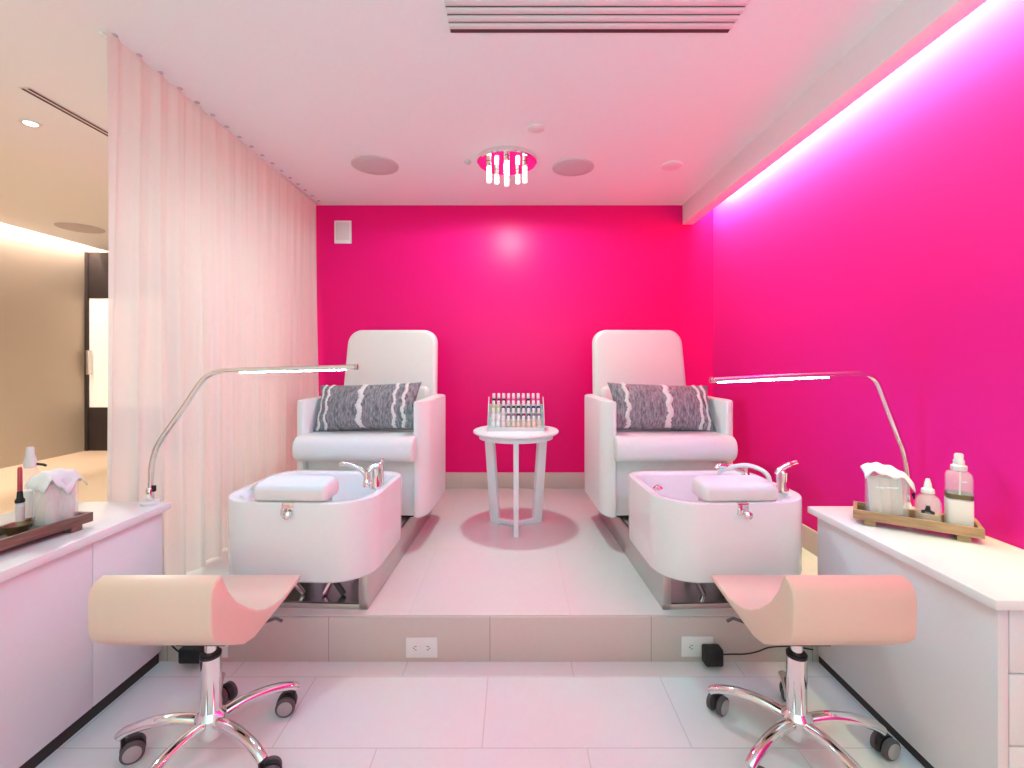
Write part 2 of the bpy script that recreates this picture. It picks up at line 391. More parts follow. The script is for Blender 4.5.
adapter(X(709, YO), Z(650, YO), 0.066, 0.062, [(0.030, -0.022, 0.002), (0.07, -0.026, 0.006), (0.12, -0.022, 0.004), (0.17, -0.014, 0.008), (0.22, -0.008, 0.02), (0.30, -0.006, 0.022), (0.38, -0.006, 0.01)], 'black plug adapter with cable in the right riser outlet')
adapter(X(199, YO), Z(648, YO), 0.085, 0.055, [(-0.04, -0.022, 0.0), (-0.06, -0.024, 0.012), (-0.085, -0.02, 0.035), (-0.10, -0.012, 0.07)], 'black power adapter with cable on the riser behind the left stool')

# ------------------------------------------------------------------ pedicure chairs
def arm_plan(s, z, inset=0.0):
    xi, xo, y0, y1 = 0.280+inset, 0.350-inset, -0.045+inset, 0.48-inset
    pts = []
    def arc(cx, cy, r, a0, a1, n=10):
        for k in range(n+1):
            a = R(a0+(a1-a0)*k/n); pts.append((cx+r*math.cos(a), cy+r*math.sin(a)))
    ri = 0.010
    arc(xi+ri, y0+ri, ri, 180, 270, 4)
    ro = min(0.068, xo-xi-ri)
    # wide elliptical outer front corner
    for k in range(11):
        a = R(-90+90*k/10); pts.append((xo-ro+ro*math.cos(a), y0+0.105+0.105*math.sin(a)))
    rb = 0.05
    arc(xo-rb, y1-rb, rb, 0, 90, 8)
    pts.append((xi, y1))
    return [(s*x, y, z) for x, y in pts]
def pedicure_chair(side):
    lab = ('white pedicure armchair on a steel plinth at left, beside the curtain' if side < 0 else
           'white pedicure armchair on a steel plinth at right, by the pink right wall')
    root = thing('pedicure_chair', lab, 'pedicure chair', (side*0.79, 2.40, PLAT), R(2.6)*side, 'pedicure chairs on the platform')
    # steel plinth (open at the front, runs under the basin)
    y0, y1 = -0.597, 0.50; hw = 0.250; zt = 0.150
    m = MB()
    m.box(-hw, -hw+0.012, y0, y1, 0.0, zt, 0.003).box(hw-0.012, hw, y0, y1, 0.0, zt, 0.003)
    m.box(-hw, hw, y0+0.03, y1, zt-0.012, zt, 0.003)
    m.box(-hw, hw, y1-0.012, y1, 0, zt, 0.002)
    m.box(-hw, -hw+0.034, y0-0.002, y0+0.012, 0, zt, 0.002).box(hw-0.034, hw, y0-0.002, y0+0.012, 0, zt, 0.002)
    m.box(-hw, hw, y0-0.002, y0+0.012, 0, 0.020, 0.002)
    pl = m.build('plinth', STEEL, root)
    m = MB(); m.box(-hw+0.013, hw-0.013, y0+0.012, y1-0.02, 0.001, 0.006).box(-hw+0.02, hw-0.02, y0+0.26, y0+0.27, 0.005, zt-0.013); m.build('plinth_liner', STEELIN, pl)
    for k, (xa, xb) in enumerate(((-0.13, -0.05), (0.02, 0.12), (0.10, 0.04))):
        m = MB(); m.tube(smooth_path([(xa, y0+0.05+0.03*k, zt-0.014), (xa*0.5+xb*0.5, y0+0.07+0.02*k, 0.08), (xb, y0+0.09, 0.012)]), 0.011, 10)
        m.build('drain_hose', [CHROME, RUBBER, CHROME][k], pl)
    # arms
    for s in (-1, 1):
        loops = [arm_plan(s, 0.165, 0.008), arm_plan(s, 0.172, 0.0), arm_plan(s, 0.742, 0.0), arm_plan(s, 0.749, 0.003), arm_plan(s, 0.752, 0.010)]
        m = MB(); m.loft(loops); m.build('armrest', SHELL, root, angle=30)
    # apron below the seat, base box and rear panel
    m = MB(); m.box(-0.279, 0.279, -0.010, 0.012, 0.165, 0.452, 0.004); m.build('apron', SHELL, root)
    m = MB(); m.box(-0.279, 0.279, 0.44, 0.48, 0.165, 0.66, 0.012); m.build('rear_panel', SHELL, root)
    m = MB(); m.box(-0.276, 0.276, 0.014, 0.435, 0.151, 0.19); m.build('base_board', BLACK, root)
    # seat: bullnose front that laps over the arm ends
    def prof(y0, y1, z0, z1, r):
        p = []
        for k in range(13):
            a = R(-90-180*k/12); p.append((y0+r+r*math.cos(a), (z0+z1)/2+(z1-z0)/2*math.sin(a)))
        return p+[(y1, z1), (y1, z0)]
    m = MB()
    m.prism(prof(-0.135, -0.050, 0.455, 0.582, 0.050), 'x', -0.300, 0.300, 0.016, 3)
    m.prism([(-0.06, 0.456), (-0.06, 0.581), (0.02, 0.583), (0.30, 0.580), (0.42, 0.575), (0.42, 0.456)], 'x', -0.278, 0.278, 0.010)
    m.build('seat', VINYL, root)
    # backrest: rounded panel leaning back
    def panel(w, z0, z1, r, th, yb):
        loops = []
        base = []
        n = 8
        for cx, cz, a0, rr in ((w-0.02, z0+0.02, -90, 0.02), (w-r-0.012, z1-r, 0, r), (-(w-r-0.012), z1-r, 90, r), (-w+0.02, z0+0.02, 180, 0.02)):
            for k in range(n+1):
                a = R(a0+90*k/n); base.append((cx+rr*math.cos(a), cz+rr*math.sin(a)))
        cxm, czm = 0, (z0+z1)/2
        for ins, y in ((0.022, 0), (0.006, 0.008), (0, 0.024), (0, th-0.024), (0.006, th-0.008), (0.022, th)):
            lp = []
            for x, z in base:
                lp.append((x*(1-ins/w), yb+y+(z-z0)*0.17, czm+(z-czm)*(1-ins/((z1-z0)/2))))
            loops.append(lp)
        return loops
    m = MB(); m.loft(panel(0.292, 0.585, 1.148, 0.085, 0.085, 0.405)); b = m.build('backrest', VINYL2, root, angle=50)
    m = MB(); m.loft(panel(0.262, 0.588, 0.80, 0.03, 0.05, 0.375)); m.build('lumbar_cushion', VINYL2, root, angle=50)
    return root
for s in (-1, 1): pedicure_chair(s)

# ------------------------------------------------------------------ foot basins
def foot_basin(side):
    th = R(2.6)*side
    c = Vector((side*0.79, 2.40, 0))+Matrix.Rotation(th, 3, 'Z')@Vector((0, -0.715, 0))
    lab = ('white pedicure foot basin with chrome tap in front of the left armchair' if side < 0 else
           'white pedicure foot basin with white spray hose in front of the right armchair')
    root = thing('foot_basin', lab, 'foot basin', (c.x, c.y, PLAT), th, 'foot basins in front of the pedicure chairs')
    W, D = 0.293, 0.505; zb, zt = 0.1515, 0.442
    def lp(i, z, f=0.15, b=0.10): return rrect(-W+i, W-i, i, D-i, max(f-i*0.7, 0.02), max(b-i*0.7, 0.02), 10, z)
    m = MB()
    m.loft([lp(0.012, zb), lp(0.004, zb+0.003), lp(0, zb+0.012), lp(0, zt-0.006), lp(0.002, zt-0.001), lp(0.006, zt), lp(0.030, zt), lp(0.036, zt-0.003), lp(0.042, zt-0.015), lp(0.065, zt-0.15), lp(0.085, zt-0.19), lp(0.12, zt-0.20)])
    body = m.build('basin', ACRYL, root, angle=50)
    # footrest cushion across the front rim
    cx = -0.002 if side < 0 else 0.004
    m = MB(); p = rrect(-0.140, 0.140, 0.006, 0.140, 0.022, 0.03, 6)
    lps = []
    for ins, z in ((0.014, 0.0), (0.004, 0.004), (0, 0.014), (0, 0.040), (0.004, 0.053), (0.016, 0.061), (0.036, 0.064)):
        lps.append([(cx+x*(1-ins/0.140), 0.073+(y-0.073)*(1-ins/0.067), zt+0.001+z+0.010*(y/0.18)*(z > 0.03)) for x, y, _ in p])
    m.loft(lps); cu = m.build('footrest_cushion', VINYL, root, angle=60)
    m = MB(); m.box(cx-0.11, cx+0.11, 0.034, 0.130, zt-0.030, zt+0.0015, 0.003); m.build('cushion_board', STEEL, cu)
    # clamp bracket and knob on the front face
    bx = 0.0
    m = MB(); m.box(bx-0.020, bx+0.022, -0.005, 0.0, zt-0.040, zt+0.001, 0.001).box(bx-0.020, bx+0.022, -0.005, 0.03, zt-0.001, zt+0.002, 0.001).box(bx-0.019, bx-0.004, -0.016, -0.004, zt-0.040, zt-0.016, 0.003)
    br = m.build('clamp_bracket', CHROME, root)
    m = MB(); m.lathe([(0.004, -0.012), (0.004, 0.0), (0.012, 0.002), (0.014, 0.006), (0.013, 0.014), (0.006, 0.019), (0, 0.020)], seg=20, mat=Matrix.Translation((bx+0.010, -0.016, zt-0.036))@Matrix.Rotation(R(90), 4, 'X'))
    m.build('knob', CHROME, br)
    # overflow / drain control on the left rim
    m = MB(); m.lathe([(0.018, 0), (0.020, 0.006), (0.014, 0.012), (0.005, 0.018), (0, 0.018)], (-W+0.055, 0.20, zt-0.002), 20); m.build('drain_control', CHROME, root)
    # spout
    fx, fy = (0.200, 0.25) if side < 0 else (0.195, 0.33)
    base = MB(); base.lathe([(0.020, -0.004), (0.020, 0.01), (0.016, 0.022), (0.013, 0.045), (0.013, 0.06)], (fx, fy, zt), 20)
    if side < 0: pth = [(fx, fy, zt+0.02), (fx-0.008, fy, zt+0.045), (fx-0.035, fy+0.005, zt+0.068), (fx-0.075, fy+0.01, zt+0.084), (fx-0.105, fy+0.012, zt+0.086), (fx-0.118, fy+0.012, zt+0.078)]
    else: pth = [(fx, fy, zt+0.02), (fx-0.015, fy, zt+0.035), (fx-0.045, fy, zt+0.045), (fx-0.085, fy, zt+0.056), (fx-0.120, fy, zt+0.060), (fx-0.132, fy, zt+0.050)]
    base.tube(smooth_path(pth), 0.0105, 12); base.build('spout', CHROME, root)
    # mixer handle
    hx, hy = (0.243, 0.235) if side < 0 else (0.243, 0.15)
    m = MB(); m.lathe([(0.024, -0.004), (0.024, 0.010), (0.019, 0.022), (0.021, 0.060), (0.023, 0.075), (0.012, 0.085), (0, 0.086)], (hx, hy, zt), 24)
    hb = m.build('mixer_body', CHROME, root)
    if side < 0: lv = [(hx-0.024, hy-0.012, zt+0.065), (hx-0.012, hy-0.006, zt+0.082), (hx+0.012, hy, zt+0.088), (hx+0.020, hy+0.006, zt+0.096)]
    else: lv = [(hx-0.02, hy, zt+0.065), (hx-0.004, hy, zt+0.086), (hx+0.03, hy, zt+0.104), (hx+0.066, hy, zt+0.114)]
    m = MB(); m.tube(smooth_path(lv), [0.013]*7+[0.012]*6+[0.009]*5+[0.006], 10); m.build('lever', CHROME, hb)
    if side < 0:
        m = MB(); m.tube([(hx+0.022, hy+0.01, zt-0.002), (hx+0.022, hy+0.01, zt+0.112)], 0.006, 10); m.build('hand_shower', CHROME, root)
    else:
        m = MB(); c0 = (0.225, 0.24)
        m.tube(smooth_path([(c0[0]+0.02, c0[1], zt-0.03), (c0[0]+0.018, c0[1], zt+0.03), (c0[0]-0.005, c0[1]+0.02, zt+0.058), (c0[0]-0.05, c0[1]+0.05, zt+0.070), (c0[0]-0.10, c0[1]+0.08, zt+0.055), (c0[0]-0.14, c0[1]+0.10, zt+0.03), (c0[0]-0.16, c0[1]+0.11, zt-0.03)]), 0.0095, 12)
        m.build('spray_hose', WPLAST, root)
    return root
for s in (-1, 1): foot_basin(s)

# ------------------------------------------------------------------ pillows
def pillow(side, x, y, z, w, h, lean, rz, stripes, label, roll):
    root = link(bpy.data.objects.new('throw_pillow', None)); root.empty_display_size = 0.05
    root.location = (x, y, z); root.rotation_euler = (lean, roll, rz)
    tag(root, label, 'pillow')
    NX, NZ = 44, 26
    def surf(u, v, s, off=0):                      # u,v in -1..1 ; s front(-1)/back(+1)
        pin = 1-0.10*(1-abs(u)**1.6)*abs(v)**3 ; pin2 = 1-0.09*(1-abs(v)**1.6)*abs(u)**3
        px = u*w/2*pin2; pz = v*h/2*pin+h/2
        t = max(0, (1-abs(u)**2.8))**0.6*max(0, (1-abs(v)**2.2))**0.65
        wr = 0.004*math.sin(9*u+3*v+side)*math.cos(7*v-2*u)
        return Vector((px, s*(0.095*t+wr*t+off), pz))
    t = bmesh.new()
    for s in (-1, 1):
        G = [[t.verts.new(surf(-1+2*i/NX, -1+2*j/NZ, s)) for i in range(NX+1)] for j in range(NZ+1)]
        for j in range(NZ):
            for i in range(NX): t.faces.new((G[j][i], G[j][i+1], G[j+1][i+1], G[j+1][i]))
    bmesh.ops.remove_doubles(t, verts=t.verts, dist=0.0006)
    m = MB(); m.merge(t); m.build('cover', TWEED, root, angle=180)
    for (u0, wd) in stripes:
        m = MB(); n = 60
        t = bmesh.new(); A = []
        for j in range(n+1):
            v = -0.97+1.94*j/n
            j1 = (random.random()-0.5)*0.030; j2 = (random.random()-0.5)*0.030
            uc = u0+0.018*math.sin(11*v+3*u0)
            rowp = []
            for q in range(5):
                uu = uc+(q/4-0.5)*(wd)+(j1 if q == 0 else 0)+(j2 if q == 4 else 0)
                lift = 0.0022+(0.006+0.005*random.random())*math.sin(PI*q/4)
                rowp.append(t.verts.new(surf(uu, v, -1, lift)))
            A.append(rowp)
        for j in range(n):
            for q in range(4): t.faces.new((A[j][q], A[j][q+1], A[j+1][q+1], A[j+1][q]))
        m.merge(t); m.build('fringe_stripe', FABRIC_LIGHT, root, angle=60)
    return root
pillow(-1, -0.795, 2.455, 0.7515, 0.572, 0.276, R(-26), R(-3), [(-0.86, 0.06), (-0.70, 0.06), (-0.03, 0.10), (0.60, 0.06), (0.78, 0.06)], 'grey tweed pillow with white fringe stripes on the left armchair', R(-2))
pillow(1, 0.790, 2.455, 0.7515, 0.572, 0.274, R(-26), R(4), [(-0.74, 0.08), (0.02, 0.11), (0.66, 0.07), (0.82, 0.07)], 'grey tweed pillow with white fringe stripes on the right armchair', R(2))

# ------------------------------------------------------------------ side table with the polish rack
def side_table():
    c = (X(516, 2.69), 2.69, PLAT); Ht = 0.558
    root = thing('side_table', 'round white three-legged side table between the two pedicure armchairs', 'side table', c)
    m = MB(); m.lathe([(0.0, Ht-0.018), (0.236, Ht-0.018), (0.245, Ht-0.012), (0.246, Ht-0.005), (0.242, Ht), (0, Ht)], seg=64); m.build('tabletop', TABLEW, root)
    m = MB(); m.lathe([(0.19, Ht-0.045), (0.212, Ht-0.045), (0.214, Ht-0.018), (0.19, Ht-0.018)], seg=64); m.build('apron_ring', TABLEW, root)
    for k in range(3):
        a = R(270+120*k); rot = Matrix.Rotation(a, 4, 'Z')
        m = MB()
        m.prism([(0.170, 0.0), (0.112, 0.0), (0.155, Ht-0.019), (0.212, Ht-0.019)], 'y', -0.014, 0.014, 0.003, mat=rot); m.build('leg', TABLEW, root)
        m = MB(); m.box(0.0, 0.118, -0.012, 0.012, 0.002, 0.030, 0.003, mat=rot); m.build('stretcher', TABLEW, root)
    m = MB(); m.box(0.012, 0.040, -0.02, 0.02, Ht-0.075, Ht-0.018, 0.003); m.build('bracket', TABLEW, root)
    return Vector((c[0], c[1], PLAT+Ht))
tt = side_table()
def polish():
    bx, by, bz = tt.x+0.0, tt.y+0.01, tt.z
    root = thing('polish_rack', 'clear tiered rack full of nail polish bottles on the round table', 'display rack', (bx, by, bz))
    ACR = mat('rack_acrylic', (0.86, 0.82, 0.82, 1), 0.12, trans=0.25)
    steps = 4; dy = 0.036; dz = 0.040; w = 0.156
    z0 = 0.022
    prof = [(-0.075, 0)]
    for k in range(steps):
        prof += [(-0.075+dy*k, z0+dz*k), (-0.075+dy*(k+1), z0+dz*k)]
    prof += [(-0.075+dy*steps, 0)]
    m = MB(); m.prism(prof, 'x', -w, w); m.build('stepped_tray', ACR, root)
    for s in (-1, 1):
        m = MB(); m.prism([(-0.082, 0), (-0.082, 0.06), (-0.03, 0.135), (0.03, 0.185), (0.075, 0.185), (0.075, 0)], 'x', s*w, s*(w+0.004)); m.build('side_panel', ACR, root)
    caps = mat('polish_cap', (0.84, 0.72, 0.74, 1), 0.3)
    cols = {}
    def pol(c):
        if c not in cols: cols[c] = mat('polish_%s' % c[0], c[1], 0.12, coat=0.5)
        return cols[c]
    nude = ('nude', (0.74, 0.50, 0.40, 1)); blush = ('blush', (0.78, 0.55, 0.55, 1)); plum = ('plum', (0.10, 0.02, 0.08, 1)); navy = ('navy', (0.03, 0.03, 0.16, 1))
    olive = ('yellow', (0.62, 0.55, 0.22, 1)); black = ('black', (0.015, 0.01, 0.015, 1)); mauve = ('mauve', (0.28, 0.12, 0.20, 1)); pink = ('pink', (0.72, 0.08, 0.28, 1)); white = ('white', (0.80, 0.76, 0.76, 1))
    grid = [[white, white, blush, nude, nude, nude, nude, nude, nude, nude],
            [white, white, blush, mauve, mauve, plum, plum, plum, mauve, mauve],
            [olive, olive, plum, plum, black, black, black, navy, navy, navy],
            [black, black, black, pink, pink, mauve, pink, black, pink, pink]]
    names = {'nude': 'nude beige', 'blush': 'pale blush', 'plum': 'dark plum', 'navy': 'navy blue', 'yellow': 'mustard yellow', 'black': 'black', 'mauve': 'dusky mauve', 'pink': 'hot pink', 'white': 'milky white'}
    rows = ['front row', 'second row', 'third row', 'back row']
    order = ['leftmost', 'second from left', 'third from left', 'fourth from left', 'fifth from left', 'fifth from right', 'fourth from right', 'third from right', 'second from right', 'rightmost']
    mb = MB(); mb.loft([rrect(-0.0115+i, 0.0115-i, -0.0115+i, 0.0115-i, 0.004, n=3, z=z) for i, z in ((0.002, 0.0), (0, 0.002), (0, 0.026), (0.003, 0.030), (0.006, 0.033))])
    proto = mb.build('bottle_proto', caps); pm = proto.data; bpy.data.objects.remove(proto)
    mc = MB(); mc.lathe([(0.0075, 0.033), (0.0090, 0.034), (0.0085, 0.060), (0.0065, 0.063), (0, 0.0635)], seg=14); pc = mc.build('cap_proto', caps); cm = pc.data; bpy.data.objects.remove(pc)
    meshes = {}
    for r in range(4):
        for i in range(10):
            c = grid[r][i]
            if c[0] not in meshes:
                q = pm.copy(); q.materials.clear(); q.materials.append(pol(c)); meshes[c[0]] = q
            e = thing('nail_polish', 'nail polish in %s, %s, %s of the rack' % (names[c[0]], order[i], rows[r]), 'nail polish',
                      (bx-0.1305+0.029*i, by-0.075+dy*(r+0.5), bz+z0+dz*r+0.0004), 0, 'nail polishes in the tiered rack')
            b = link(bpy.data.objects.new('bottle', meshes[c[0]])); b.parent = e
            k = link(bpy.data.objects.new('cap', cm)); k.parent = e
polish()

# ------------------------------------------------------------------ cabinets and worktops
def left_cabinet():
    xf, zt = -1.318, 0.566
    root = thing('low_cabinet', 'low white cabinet with flat doors along the left edge, beside the left stool', 'cabinet', (-1.54, 1.0, 0))
    ox, oy = -1.54, 1.0
    m = MB(); m.box(-1.76-ox, xf-0.022-ox, 0.15-oy, 1.742-oy, 0.050, zt, 0.002); m.build('body', LAMIN, root)
    m = MB(); m.box(-1.74-ox, xf-0.012-ox, 0.17-oy, 1.74-oy, 0.0, 0.050); m.build('toe_kick', DARK, root)
    ys = [0.15, 0.555, 1.005, 1.455, 1.742]
    for a, b in zip(ys[:-1], ys[1:]):
        m = MB(); m.box(xf-0.0215-ox, xf-ox, a+0.0015-oy, b-0.0015-oy, 0.046, zt-0.004, 0.0015); m.build('door', LAMIN, root)
    m = MB(); m.box(-1.78, -1.298, 0.13, 1.762, zt+0.0005, 0.595, 0.003); o = m.build('worktop', QUARTZ); tag(o, 'white stone worktop on the low cabinet at left edge', 'worktop')
left_cabinet()
def right_cabinet():
    xf, zt = 1.13, 0.553; y0, y1 = 1.090, 1.742; xb = 1.475
    ox, oy = 1.30, 1.4
    root = thing('drawer_cabinet', 'low white drawer cabinet against the pink right wall, beside the right stool', 'cabinet', (ox, oy, 0))
    m = MB(); m.box(xf-ox, xf+0.025-ox, y0-oy, y1-oy, 0.030, zt, 0.002); m.build('side_panel', LAMIN, root)
    m = MB(); m.box(xf+0.0255-ox, xb-ox, y0+0.022-oy, y1-oy, 0.050, zt, 0.002); m.build('body', LAMIN, root)
    m = MB(); m.box(xf+0.030-ox, xb-ox, y0+0.05-oy, y1-oy, 0.0, 0.050).box(xf+0.006-ox, xf+0.025-ox, y0+0.03-oy, y1-oy, 0.0, 0.030); m.build('toe_kick', DARK, root)
    zs = [0.050, 0.225, 0.395, zt-0.002]
    for a, b in zip(zs[:-1], zs[1:]):
        m = MB(); m.box(xf+0.028-ox, xb-ox, y0+0.001-oy, y0+0.0215-oy, a+0.0015, b-0.003, 0.0015); d = m.build('drawer', LAMIN, root)
    m = MB(); m.box(1.105, XR-0.002, 1.070, 1.762, zt+0.0005, 0.578, 0.003); o = m.build('worktop', QUARTZ); tag(o, 'white stone worktop on the drawer cabinet by the right wall', 'worktop')
right_cabinet()

# ------------------------------------------------------------------ saddle stools
def stool(side, hub, ang0, xn, xfar, label):
    """xn: end plane of the seat towards the room's middle; xfar: the other end"""
    root = thing('saddle_stool', label, 'stool', (hub[0], hub[1], 0), 0, 'rolling saddle stools')
    hx, hy = hub
    k = abs(xn)/0.7357                                # the two stools stand at slightly different distances
    P = [(1.1725, 0.589), (1.185, 0.565), (1.1987, 0.538), (1.2355, 0.490), (1.289, 0.446), (1.335, 0.416), (1.377, 0.397), (1.425, 0.384), (1.471, 0.379), (1.54, 0.384), (1.597, 0.393), (1.609, 0.388), (1.600, 0.375),
         (1.50, 0.362), (1.40, 0.353), (1.320, 0.345), (1.27, 0.355), (1.20, 0.395), (1.150, 0.432), (1.136, 0.448), (1.130, 0.470), (1.128, 0.545), (1.133, 0.568), (1.148, 0.583)]
    P = [(y-hy, z) for y, z in P]
    x0, x1 = sorted((xn-hx, xfar-hx))
    m = MB(); m.prism(P, 'x', x0, x1, 0.006, 3)
    m.build('seat', STOOLV, root, angle=60)
    m = MB(); m.box(-0.07, 0.07, -0.045, 0.05, 0.333, 0.352, 0.003); m.build('seat_plate', BLACK, root)
    m = MB(); m.tube([(side*-0.05, 0.0, 0.340), (side*-0.135, 0.10, 0.332), (side*-0.150, 0.11, 0.318)], 0.005, 8); m.build('height_lever', RUBBER, root)
    m = MB(); m.lathe([(0.0155, 0.22), (0.0155, 0.336)], seg=20); m.build('gas_rod', CHROME, root)
    m = MB(); m.lathe([(0.0255, 0.05), (0.0265, 0.06), (0.0265, 0.282), (0.0235, 0.284)], seg=32); m.build('column', CHROME, root)
    m = MB(); m.lathe([(0.0270, 0.279), (0.0275, 0.288), (0.024, 0.291), (0.017, 0.291)], seg=32); m.build('collar', BLACK, root)
    m = MB(); m.lathe([(0.022, 0.052), (0.036, 0.060), (0.042, 0.085), (0.040, 0.112), (0.030, 0.122), (0.0268, 0.126)], seg=32); m.build('hub', CHROME, root)
    for q in range(5):
        a = R(ang0+72*q); rot = Matrix.Rotation(a, 4, 'Z')
        path = smooth_path([(0.028, 0, 0.098), (0.09, 0, 0.108), (0.16, 0, 0.104), (0.215, 0, 0.088), (0.240, 0, 0.072)], 5)
        n = len(path); loops = []
        for i, p in enumerate(path):
            f = i/(n-1); hw = 0.0175-0.003*f; hh = 0.0145-0.002*f
            if i == n-1: hw *= 0.6; hh *= 0.6
            d = (path[min(i+1, n-1)]-path[max(i-1, 0)]).normalized(); up = Vector((-d.z, 0, d.x))
            loops.append([p+Vector((0, 1, 0))*hw*math.cos(2*PI*s/14)+up*hh*math.sin(2*PI*s/14) for s in range(14)])
        m = MB(); m.loft(loops, mat=rot); m.build('leg', CHROME, root)
        # twin-wheel caster
        cx, cy = 0.228*math.cos(a), 0.228*math.sin(a)
        ca = R((194 if side < 0 else 14, -22, 35, -12, 24)[q])
        M = Matrix.Translation((cx, cy, 0))@Matrix.Rotation(ca, 4, 'Z')
        m = MB(); m.lathe([(0.0055, 0.03), (0.0055, 0.075)], seg=10, mat=M)
        hood = []
        for t_ in range(11):
            an = R(-10+200*t_/10); hood.append((0.022+0.030*math.cos(an)-0.0, 0.030+0.030*math.sin(an)))
        m.prism(hood, 'y', -0.007, 0.007, 0.002, mat=M)
        cs = m.build('caster', BLACK, root)
        for s in (-1, 1):
            m = MB(); m.lathe([(0.025, 0), (0.0290, 0.003), (0.0290, 0.013), (0.025, 0.016)], seg=28, mat=M@Matrix.Translation((0.022, s*0.0165+0.008, 0.0293))@Matrix.Rotation(R(90), 4, 'X'))
            w = m.build('wheel', RUBBER, cs)
            m = MB()
            yy = s*0.0165; e = 0.0085 if s > 0 else -0.0085
            m.lathe([(0, 0.0), (0.0215, 0.0), (0.022, 0.001), (0.020, 0.002), (0, 0.0025)], seg=24, mat=M@Matrix.Translation((0.022, yy+e, 0.0293))@Matrix.Rotation(R(-90 if s > 0 else 90), 4, 'X'))
            d_ = m.build('wheel_disc', WHEELC, cs)
    return root
stool(-1, (-0.875, 1.34), 44, -0.7357, -1.038, 'cream rolling saddle stool with chrome base beside the left cabinet')
stool(1, (0.81, 1.34), 141-144, 0.675, 0.977, 'cream rolling saddle stool with chrome base beside the right drawer cabinet')

# ------------------------------------------------------------------ LED lamps
def lamp(side, y, pts, led, zbase, label):
    P = [(X(px, y), 0, Z(py, y)) for px, py in pts]
    bx = P[0][0]
    root = thing('led_lamp', label, 'lamp', (bx, y, zbase))
    loc = [(p[0]-bx, 0, p[2]-zbase) for p in P]
    m = MB(); m.lathe([(0.0, 0.0005), (0.030, 0.0005), (0.030, 0.010), (0.026, 0.014), (0, 0.014)], seg=28); m.build('base', WPLAST, root)
    m = MB(); m.lathe([(0.012, 0.014), (0.013, 0.016), (0.013, 0.055), (0.010, 0.060)], seg=20); m.build('joint', CHROME, root)
    m = MB(); m.box(0.010, 0.020, -0.006, 0.006, 0.045, 0.068, 0.002); m.build('switch', BLACK, root)
    path = smooth_path([(0, 0, 0.03)]+loc, 8)
    m = MB(); m.tube(path, 0.0095, 14); arm = m.build('arm', CHROME, root)
    a, b = (Vector((X(px, y)-bx, 0, Z(py, y)-zbase)) for px, py in led)
    d = (b-a).normalized(); n = Vector((d.z, 0, -d.x))
    if n.z > 0: n = -n
    m = MB(); off = n*0.0075
    t = []
    for p in (a, b):
        q = p+off
        t.append([q+Vector((0, 0.0045, 0)), q+Vector((0, -0.0045, 0)), q+Vector((0, -0.0045, 0))+n*0.004, q+Vector((0, 0.0045, 0))+n*0.004])
    m.loft(t); m.build('led_strip', LEDM, arm)
    m = MB(); e = Vector(loc[-1]); dd = (Vector(loc[-1])-Vector(loc[-2])).normalized()
    m.tube([e-dd*0.001, e+dd*0.010], 0.0108, 14); m.build('end_cap', STEEL, arm)
lamp(-1, 1.735, [(150, 494), (151, 472), (154, 455), (160, 441), (181, 411), (200, 383), (209, 375), (222, 371), (240, 370), (300, 368.5), (355, 367)], [(240, 370), (346, 367.3)], 0.595, 'slim chrome LED lamp bending from the left worktop towards the armchair')
lamp(1, 1.70, [(908.5, 500), (908, 475), (904, 452), (898, 436), (885, 402), (878, 384), (872, 377), (862, 374), (845, 374), (780, 376.5), (713, 380)], [(718, 379.8), (828, 374.7)], 0.578, 'slim chrome LED lamp bending from the right worktop along the pink wall')

# ------------------------------------------------------------------ trays and what stands on them
def tray(loc, rz, L, D, wm, label):
    root = thing('wooden_tray', label, 'tray', loc, rz)
    m = MB(); t_ = 0.012
    z0, z1 = 0.018, 0.048
    m.box(-L/2, L/2, -D/2, -D/2+t_, z0, z1, 0.002).box(-L/2, L/2, D/2-t_, D/2, z0, z1, 0.002)
    m.box(-L/2, -L/2+t_, -D/2+t_, D/2-t_, z0, z1, 0.002).box(L/2-t_, L/2, -D/2+t_, D/2-t_, z0, z1, 0.002)
    m.build('rim', wm, root)
    m = MB(); m.box(-L/2+t_, L/2-t_, -D/2+t_, D/2-t_, z0, z0+0.006); m.build('bottom', WOODIN, root)
    for sx in (-1, 1):
        m = MB(); m.box(sx*(L/2-0.045)-0.016, sx*(L/2-0.045)+0.016, -D/2+0.004, D/2-0.004, 0.0005, z0, 0.002); m.build('foot', wm, root)
    return root
